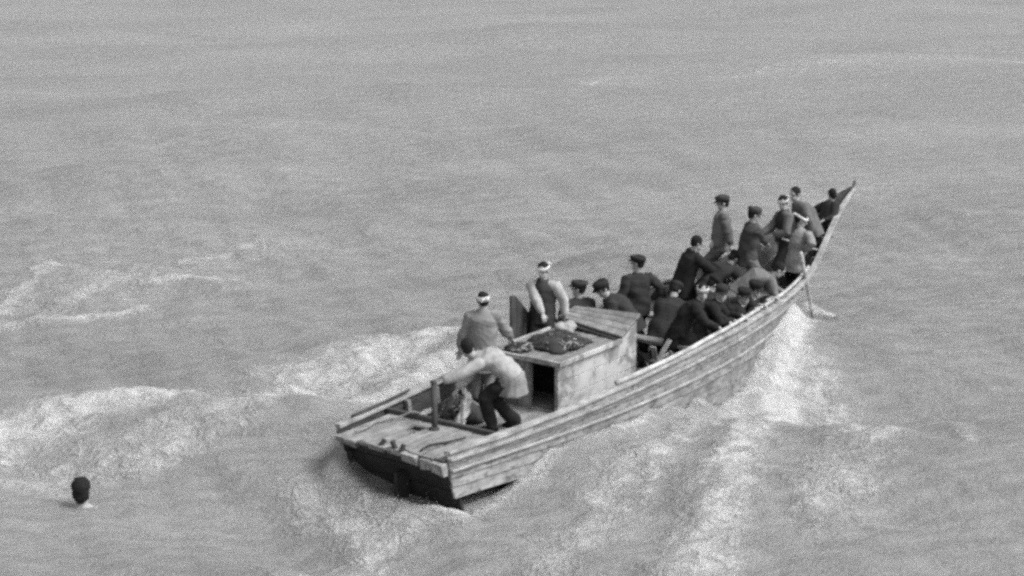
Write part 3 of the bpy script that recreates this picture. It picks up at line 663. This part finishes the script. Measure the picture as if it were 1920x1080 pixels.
    for s in (1, -1): mb.ell(hd + f * .0815 * q + hl * s * .031 + hu * .006, (hl * .009, f * .006, hu * .004), 8, 6)
    obj('eyes', shift(mb, loc), M_EYE, root, True)
    # --- clothes
    mb = MB(); hb = P - up * .02 - (t * .7 + up * .3).normalized() * hem
    torso(mb, [(hb, .212 * q, .172 * q, .6), (P, .205 * q, .162 * q, .3), (P.lerp(mid, .5), .196 * q, .152 * q), (mid, .204 * q, .156 * q), (mid.lerp(N, .6), .212 * q, .148 * q), (N - t * .05, .196 * q, .118 * q), (N + t * .005, .105 * q, .09 * q), (N + th * .04, .074 * q, .074 * q)], 22)
    sl = MB(); same = sleeves is None; tgt = mb if same else sl
    for sh, el, wr, s in arms:
        end = el.lerp(wr, .25) if bare_arm else el.lerp(wr, .74)
        tgt.tube([sh - lf * s * .05, sh, sh.lerp(el, .5), el, el.lerp(end, .5), end], [.078 * q, .09 * q, .083 * q, .077 * q, .07 * q, .062 * q], 14, True)
    obj('jacket' if same else 'waistcoat', remesh(shift(mb, loc), .013, 3, .0085, 11, 'jacket'), clothv(top), root)
    if not same:
        torso(sl, [(P, .155 * q, .11 * q), (mid, .16 * q, .11 * q), (mid.lerp(N, .6), .175 * q, .11 * q), (N - t * .05, .16 * q, .085 * q), (N + th * .035, .068 * q, .068 * q)])
        obj('shirt', remesh(shift(sl, loc), .013, 3, .005, 18, 'shirt'), clothv(sleeves), root)
    mb = MB(); torso(mb, [(P - up * .15, .12 * q, .10 * q, 1), (P - up * .06, .19 * q, .145 * q, .8), (P + t * .08, .178 * q, .13 * q, .2)])
    for h_, kn, an in legs:
        mb.tube([h_, h_.lerp(kn, .5), kn, kn.lerp(an, .5), kn.lerp(an, .97)], [.118 * q, .108 * q, .098 * q, .092 * q, .08 * q], 14, True)
    obj('trousers', remesh(shift(mb, loc), .014, 3, .009, 12, 'trousers'), clothv(pants), root)
    for h_, kn, an in legs:
        mb = MB(); mb.tube([an - up * .048 - gf * .055, an - up * .04 + gf * .03, an - up * .045 + gf * .11, an - up * .052 + gf * .17], [.042, .047, .044, .032], 12, True); mb.tube([an - up * .03, an + up * .06], [.046, .05], 12, True)
        obj('shoe', remesh(shift(mb, loc), .012, 2, name='shoe'), MATS['black_hair'], root)
    if collar:
        mb = MB(); pts = [N + th * .02 + (hl * math.cos(x) * .064 + f * math.sin(x) * .066) * q for x in np.linspace(0, 2 * math.pi, 17)]
        mb.tube(pts, .016, 6); obj('collar', shift(mb, loc), clothv(collar), root, True)
    if apron:
        mb = MB(); torso(mb, [(P - up * .29 - gf * .03, .22 * q, .20 * q, 1), (P - up * .17 - gf * .02, .215 * q, .20 * q, 1), (P - up * .03, .21 * q, .19 * q, .8), (P + t * .10, .195 * q, .155 * q, .2)])
        obj('smock_skirt', remesh(shift(mb, loc), .014, 3, .009, 15, 'smock'), clothv(apron), root)
    # --- hair, hats
    mb = MB(); c0 = hd + hu * .036 * q - f * .022
    mb.ell(c0, (hl * .086 * q, f * .099 * q, hu * .095 * q), 16, 10)
    mb.ell(hd - hu * .02 - f * .06, (hl * .07 * q, f * .05, hu * .06), 12, 8)
    obj('hair', remesh(shift(mb, loc), .011, 1, .003, 40, 'hair'), M_HAIR, root)
    if hat == 'cap':
        mb = MB(); c1 = hd + hu * .058 * q - f * .008
        rr = []
        hk, tk, wk = random.uniform(.75, 1.15), random.uniform(-.022, .016), random.uniform(.98, 1.08)
        for z, a, fo in ((-.018, 1.0, 0), (.015 * hk, 1.03 * wk, tk * .3), (.042 * hk, 1.06 * wk, tk * .7), (.064 * hk, .98 * wk, tk), (.077 * hk, .70, tk), (.083 * hk, .2, tk)):
            rr.append([c1 + hu * (z + .006 * math.sin(x) + .005 * math.sin(2 * x + tk * 90)) + f * fo + hl * .094 * a * math.cos(x) * q + f * .112 * a * math.sin(x) * q for x in [2 * math.pi * j / 18 for j in range(18)]])
        mb.rings(rr); o1 = obj('cap', shift(mb, loc), clothv(hatv), root, True)
        mb = MB(); top_, bot_ = [], []
        for x in np.linspace(.25, math.pi - .25, 11):
            e = hl * math.cos(x) * .092 * q + f * math.sin(x) * .108 * q
            top_ += [c1 - hu * .008 + e * .96, c1 - hu * (.008 + .02 * math.sin(x)) + e + f * .06 * math.sin(x) ** .7]
        n2 = len(top_); bot_ = [p - hu * .007 for p in top_]; fs = []
        for j in range(0, n2 - 2, 2):
            fs += [(j, j + 1, j + 3, j + 2), (j + n2, j + 2 + n2, j + 3 + n2, j + 1 + n2), (j + 1, j + 1 + n2, j + 3 + n2, j + 3), (j, j + 2, j + 2 + n2, j + n2)]
        fs += [(0, n2, n2 + 1, 1), (n2 - 2, n2 - 1, 2 * n2 - 1, 2 * n2 - 2)]
        mb.add(top_ + bot_, fs); obj('visor', shift(mb, loc), clothv(hatv), o1)
    elif hat == 'band':
        mb = MB(); rr = []
        for x in [2 * math.pi * j / 24 for j in range(25)]:
            c = hd + hu * (.048 * q + .006 * math.sin(2 * x)) - f * .012; e = (hl * math.cos(x) * .084 + f * math.sin(x) * .102) * q; n_ = e.normalized()
            rr.append([c + e * .96 - hu * .02 * band, c + e + n_ * .01 - hu * .022 * band, c + e + n_ * (.010 + .004 * math.sin(7 * x)) + hu * .002, c + e + n_ * .006 + hu * .022, c + e * .94 + hu * .02])
        mb.rings(rr, cap=False); bd = obj('headband', shift(mb, loc), clothv(headgear), root, True)
        mb = MB(); kk = hd + hu * .048 - f * .128 * q
        mb.ell(kk, (hl * .028, f * .02, hu * .024), 8, 6); mb.tube([kk, kk - f * .03 + hl * .03 + hu * .01, kk - f * .05 + hl * .06 - hu * .03], [.014, .012, .006], 6, True); mb.tube([kk, kk - f * .03 - hl * .02 + hu * .02, kk - f * .055 - hl * .04 - hu * .01], [.014, .012, .006], 6, True)
        obj('knot', shift(mb, loc), clothv(headgear), bd, True)
    return root
# directions in the boat's own frame: 36 looks away from the camera, 126 to the left, -54 to the right, 216 at the camera
person('helmsman in a pale shirt bent double over the tiller post at the stern', (1.44, -.01, 1.42), 126, 68, 126, .37, ((.95, .07, 1.08), (1.36, .08, .9)), look=(50, -8), top=.37, pants=.028, hat=None, hem=.02, apron=.27, feet=((1.63, -.24, .37), (1.94, -.37, .37)), vox=.0075, curl=.9, k=1.1)
person('man in a grey jacket and white headcloth standing with his back turned behind the helmsman', (2.40, .47, 1.74), 36, 4, 30, .42, ((2.25, .75, 1.0), (2.78, .30, 1.18)), look=(50, 0), top=.24, pants=.2, hat='band', headgear=.72, band=2.0, hem=.32, vox=.0075)
person('man in a white headband, dark waistcoat and pale sleeves leaning over the cabin roof', (3.99, .67, 1.80), 216, 8, 205, .42, ((4.16, .42, 1.16), (3.74, .44, 1.17)), look=(190, -15), top=.055, sleeves=.42, pants=.04, hat='band', headgear=.75, vox=.0075, band=1.5)
person('seated man in a dark jacket and cap just beyond the tilted hatch lid', (4.97, .76, 1.35), 36, 5, 60, .22, (None, None), look=(110, 0), top=.05, pants=.04, hat='cap', hatv=.05, k=1.1)
person('man in a dark jacket and cap stooping to the left ahead of the cabin', (5.13, .47, 1.36), 126, 48, 128, .22, ((5.0, .45, .85), (5.2, .62, .85)), look=(150, -30), top=.045, pants=.03, hat='cap', hatv=.035, k=1.12)
person('man in a dark jacket and cap standing upright with his back turned amidships', (6.24, .60, 1.50), 36, 6, 60, .22, ((6.15, .75, .95), (6.4, .45, .95)), look=(100, 0), top=.04, pants=.03, hat='cap', hatv=.04, k=1.08)
person('bareheaded man in a long black coat leaning toward the bow amidships', (7.70, .48, 1.55), -54, 22, -30, .24, ((8.05, .30, 1.1), (7.95, .05, 1.0)), look=(-40, -20), top=.03, pants=.025, hat=None, hem=.25)
person('man in a brimmed cap and grey shirt standing high at the bow, facing left', (8.86, .71, 1.95), 20, 8, 125, .64, ((8.62, .40, 1.3), (8.58, .74, 1.27)), look=(130, -8), top=.17, pants=.10, hat='cap', hatv=.06, sleeves=.12)
person('man in a dark jacket and grey trousers standing on the bow deck, facing right', (8.32, -.13, 1.95), -54, 10, -40, .64, ((8.75, .0, 1.43), (8.72, -.2, 1.40)), look=(-45, -15), top=.075, pants=.15, hat='cap', hatv=.07, hem=.16)
person('man in a white headband and dark waistcoat at the bow, reaching to the left', (9.21, -.14, 2.0), 100, 12, 140, .64, ((9.0, -.1, 1.52), (8.99, .1, 1.52)), look=(190, -20), top=.05, sleeves=.16, pants=.05, hat='band', headgear=.6)
person('bareheaded man in a grey shirt and black trousers stooping beside the prow', (9.71, -.08, 2.05), 126, 34, 140, .72, ((9.75, -.35, 1.45), (9.9, .05, 1.4)), look=(170, -10), top=.15, pants=.028, hat=None, feet=((9.55, .06, .64), (9.75, -.12, .64)))
person('man in a pale jacket and white headband working the line at the bow rail', (9.27, -.43, 1.75), -20, 14, -10, .64, ((9.25, -.36, 1.36), (9.12, -.56, 1.33)), look=(-60, -25), top=.27, pants=.07, hat='band', headgear=.8, hem=.2, feet=((9.05, -.25, .64), (8.95, -.42, .64)))
person('man in dark clothes crouched at the very tip of the bow, elbow out', (10.98, -.10, 1.86), 0, 26, 150, 1.12, ((10.6, -.15, 1.5), (10.75, .22, 1.6)), look=(60, -5), hem=.0, feet=((10.30, -.08, 1.12), (10.32, .12, 1.12)), top=.045, pants=.035, hat=None, k=.92)
person('man bent low with his rounded grey back up, head toward the near rail', (7.81, -.83, 1.30), -54, 74, -54, .24, ((8.0, -.8, .95), (7.8, -.98, .95)), look=(-54, -40), top=.19, pants=.03, hat=None)
person('man in a black coat and white headband gripping the near gunwale, closest to the cabin', (5.77, -.74, 1.36), -60, 34, -75, .22, ((6.02, -1.03, .93), (5.72, -1.04, .91)), look=(-140, -8), top=.03, pants=.025, hat='band', headgear=.6, hem=.35)
person('capped man with pale face leaning on the near gunwale beside the black coat', (6.08, -.86, 1.30), -60, 40, -75, .22, ((6.38, -1.02, .94), (6.12, -1.03, .93)), look=(-135, -6), top=.03, pants=.025, hat='cap', hatv=.04)
person('dark crouching man at the near gunwale, aft one of the two below the grey back', (6.62, -.92, 1.16), -60, 40, -70, .22, ((6.98, -.98, .97), (6.80, -1.0, .95)), look=(-125, -8), top=.03, pants=.025, hat='cap', hatv=.03, collar=.6)
person('dark crouching man at the near gunwale, forward one of the two below the grey back', (7.06, -.86, 1.16), -50, 44, -60, .22, ((7.38, -.95, .99), (7.2, -.97, .98)), look=(-120, -8), top=.035, pants=.025, hat='cap', hatv=.03, collar=.6)
person('man in a dark coat doubled over amidships, face hidden, behind the black coat', (6.55, .16, 1.10), 10, 56, 10, .22, ((6.7, .3, .6), (6.7, .05, .6)), look=(10, -50), top=.04, pants=.03, hat='cap', hatv=.035, hem=.3, k=1.12)
person('man in a dark jacket bending with only his back showing below the brimmed-cap man', (8.15, .10, 1.28), -20, 66, -20, .24, ((8.3, .2, .9), (8.3, -.1, .9)), look=(-20, -50), top=.04, pants=.03, hat='cap', hatv=.03)
person('dark-coated man hunched behind the capped man with the pale face', (6.75, -.35, 1.22), -10, 35, -20, .24, ((7.05, -.2, .8), (7.0, -.5, .8)), look=(-30, -40), top=.035, pants=.03, hat='cap', hatv=.03, hem=.3)
# swimmer's head at the lower left, shoulders under water
def swimmer():
    loc = Vector((-5.62, 21.72, -.28)); root = empty('person', loc); tag(root, 'black-haired head of a person low in the water, alone at lower left', 'person')
    k = 1.28; c = Vector((0, 0, .43)); X_, Y_, Z_ = Vector((1, 0, 0)), Vector((0, 1, 0)), Vector((0, 0, 1)); mb = MB()
    mb.ell(c + Z_ * .03, (X_ * .077 * k, Y_ * .098 * k, Z_ * .092 * k), 14, 10); mb.ell(c - Z_ * .06 + Y_ * .02, (X_ * .06 * k, Y_ * .07 * k, Z_ * .066 * k), 12, 8)
    mb.tube([c + Y_ * .088 * k, c + Y_ * .11 * k - Z_ * .03], [.011, .017], 8, True)
    for s in (1, -1): mb.ell(c + X_ * s * .079 * k - Z_ * .012, (X_ * .014, Y_ * .024, Z_ * .038), 8, 6)
    mb.tube([c - Z_ * .06, c - Z_ * .25], [.072, .08], 12, True)
    rr = []
    for z, a, b2 in ((-.85, .14, .10), (-.6, .16, .11), (-.4, .19, .12), (-.28, .20, .10), (-.22, .08, .07)): rr.append([c + Z_ * z + X_ * a * math.cos(x) + Y_ * b2 * math.sin(x) for x in [2 * math.pi * j / 16 for j in range(16)]])
    mb.rings(rr)
    for s in (1, -1): mb.tube([c + X_ * .18 * s - Z_ * .3, c + X_ * .34 * s - Z_ * .48, c + X_ * .3 * s + Y_ * .22 - Z_ * .52], [.055, .045, .032], 10, True)
    obj('body', remesh(mb, .009, 2, name='body'), M_SKIN, root)
    mb = MB()
    for s in (1, -1): mb.ell(c + Y_ * .082 * k + X_ * s * .035 + Z_ * .004, (X_ * .014, Y_ * .008, Z_ * .007), 8, 6)
    obj('eyes', mb, M_EYE, root, True)
    mb = MB(); mb.ell(c + Z_ * .035 - Y_ * .02, (X_ * .097 * k, Y_ * .108 * k, Z_ * .100 * k), 16, 10); mb.ell(c - Z_ * .05 - Y_ * .06, (X_ * .09 * k, Y_ * .06 * k, Z_ * .115 * k), 14, 8)
    obj('hair', remesh(mb, .011, 1, .004, 40, 'hair'), M_HAIR, root)
swimmer()

# ------------------------------------------------------------------ spray thrown up at the bow and stern
def spray(name, centres, n, label, seed):
    r = np.random.default_rng(seed); mb = MB(); loc = Vector((centres[0][0], centres[0][1], 0))
    for i in range(n):
        cx, cy, sx, sz = centres[r.integers(len(centres))]
        p = Vector((cx + r.normal() * sx, cy + r.normal() * sx, abs(r.normal()) * sz)) - loc; a = r.uniform(.003, .008) * (1 - .4 * min(1, p.z / .5))
        e = [Vector(v) * a * r.uniform(.7, 1.4) for v in ((1, 0, 0), (0, 1, 0), (0, 0, 1))]
        mb.add([p + e[0], p - e[0], p + e[1], p - e[1], p + e[2], p - e[2]], [(0, 2, 4), (2, 1, 4), (1, 3, 4), (3, 0, 4), (2, 0, 5), (1, 2, 5), (3, 1, 5), (0, 3, 5)])
    o = obj(name, mb, M_FOAM, None, True); o.location = loc; tag(o, label, 'spray', kind='stuff')
M_FOAM, t_, b_ = nodes('foam_drops'); b_.inputs['Base Color'].default_value = (.75, .75, .75, 1); b_.inputs['Roughness'].default_value = .6
spray('spray', [(5.45, 31.0, .14, .16), (5.6, 30.6, .14, .14), (5.1, 30.2, .2, .1), (4.6, 28.4, .3, .06), (4.0, 26.4, .4, .05), (2.0, 25.2, .25, .05)], 1500, 'white spray thrown up along the bow wave', 5)
spray('spray', [(-1.6, 21.5, .3, .04), (-2.4, 22.0, .25, .04), (-1.3, 27.6, .5, .07), (-3.4, 25.6, .7, .06), (-5.6, 24.7, .7, .06)], 700, 'white flecks over the churned wake behind the boat', 6)
bpy.data.objects.remove(_tmp); bpy.data.scenes.remove(_sc2)
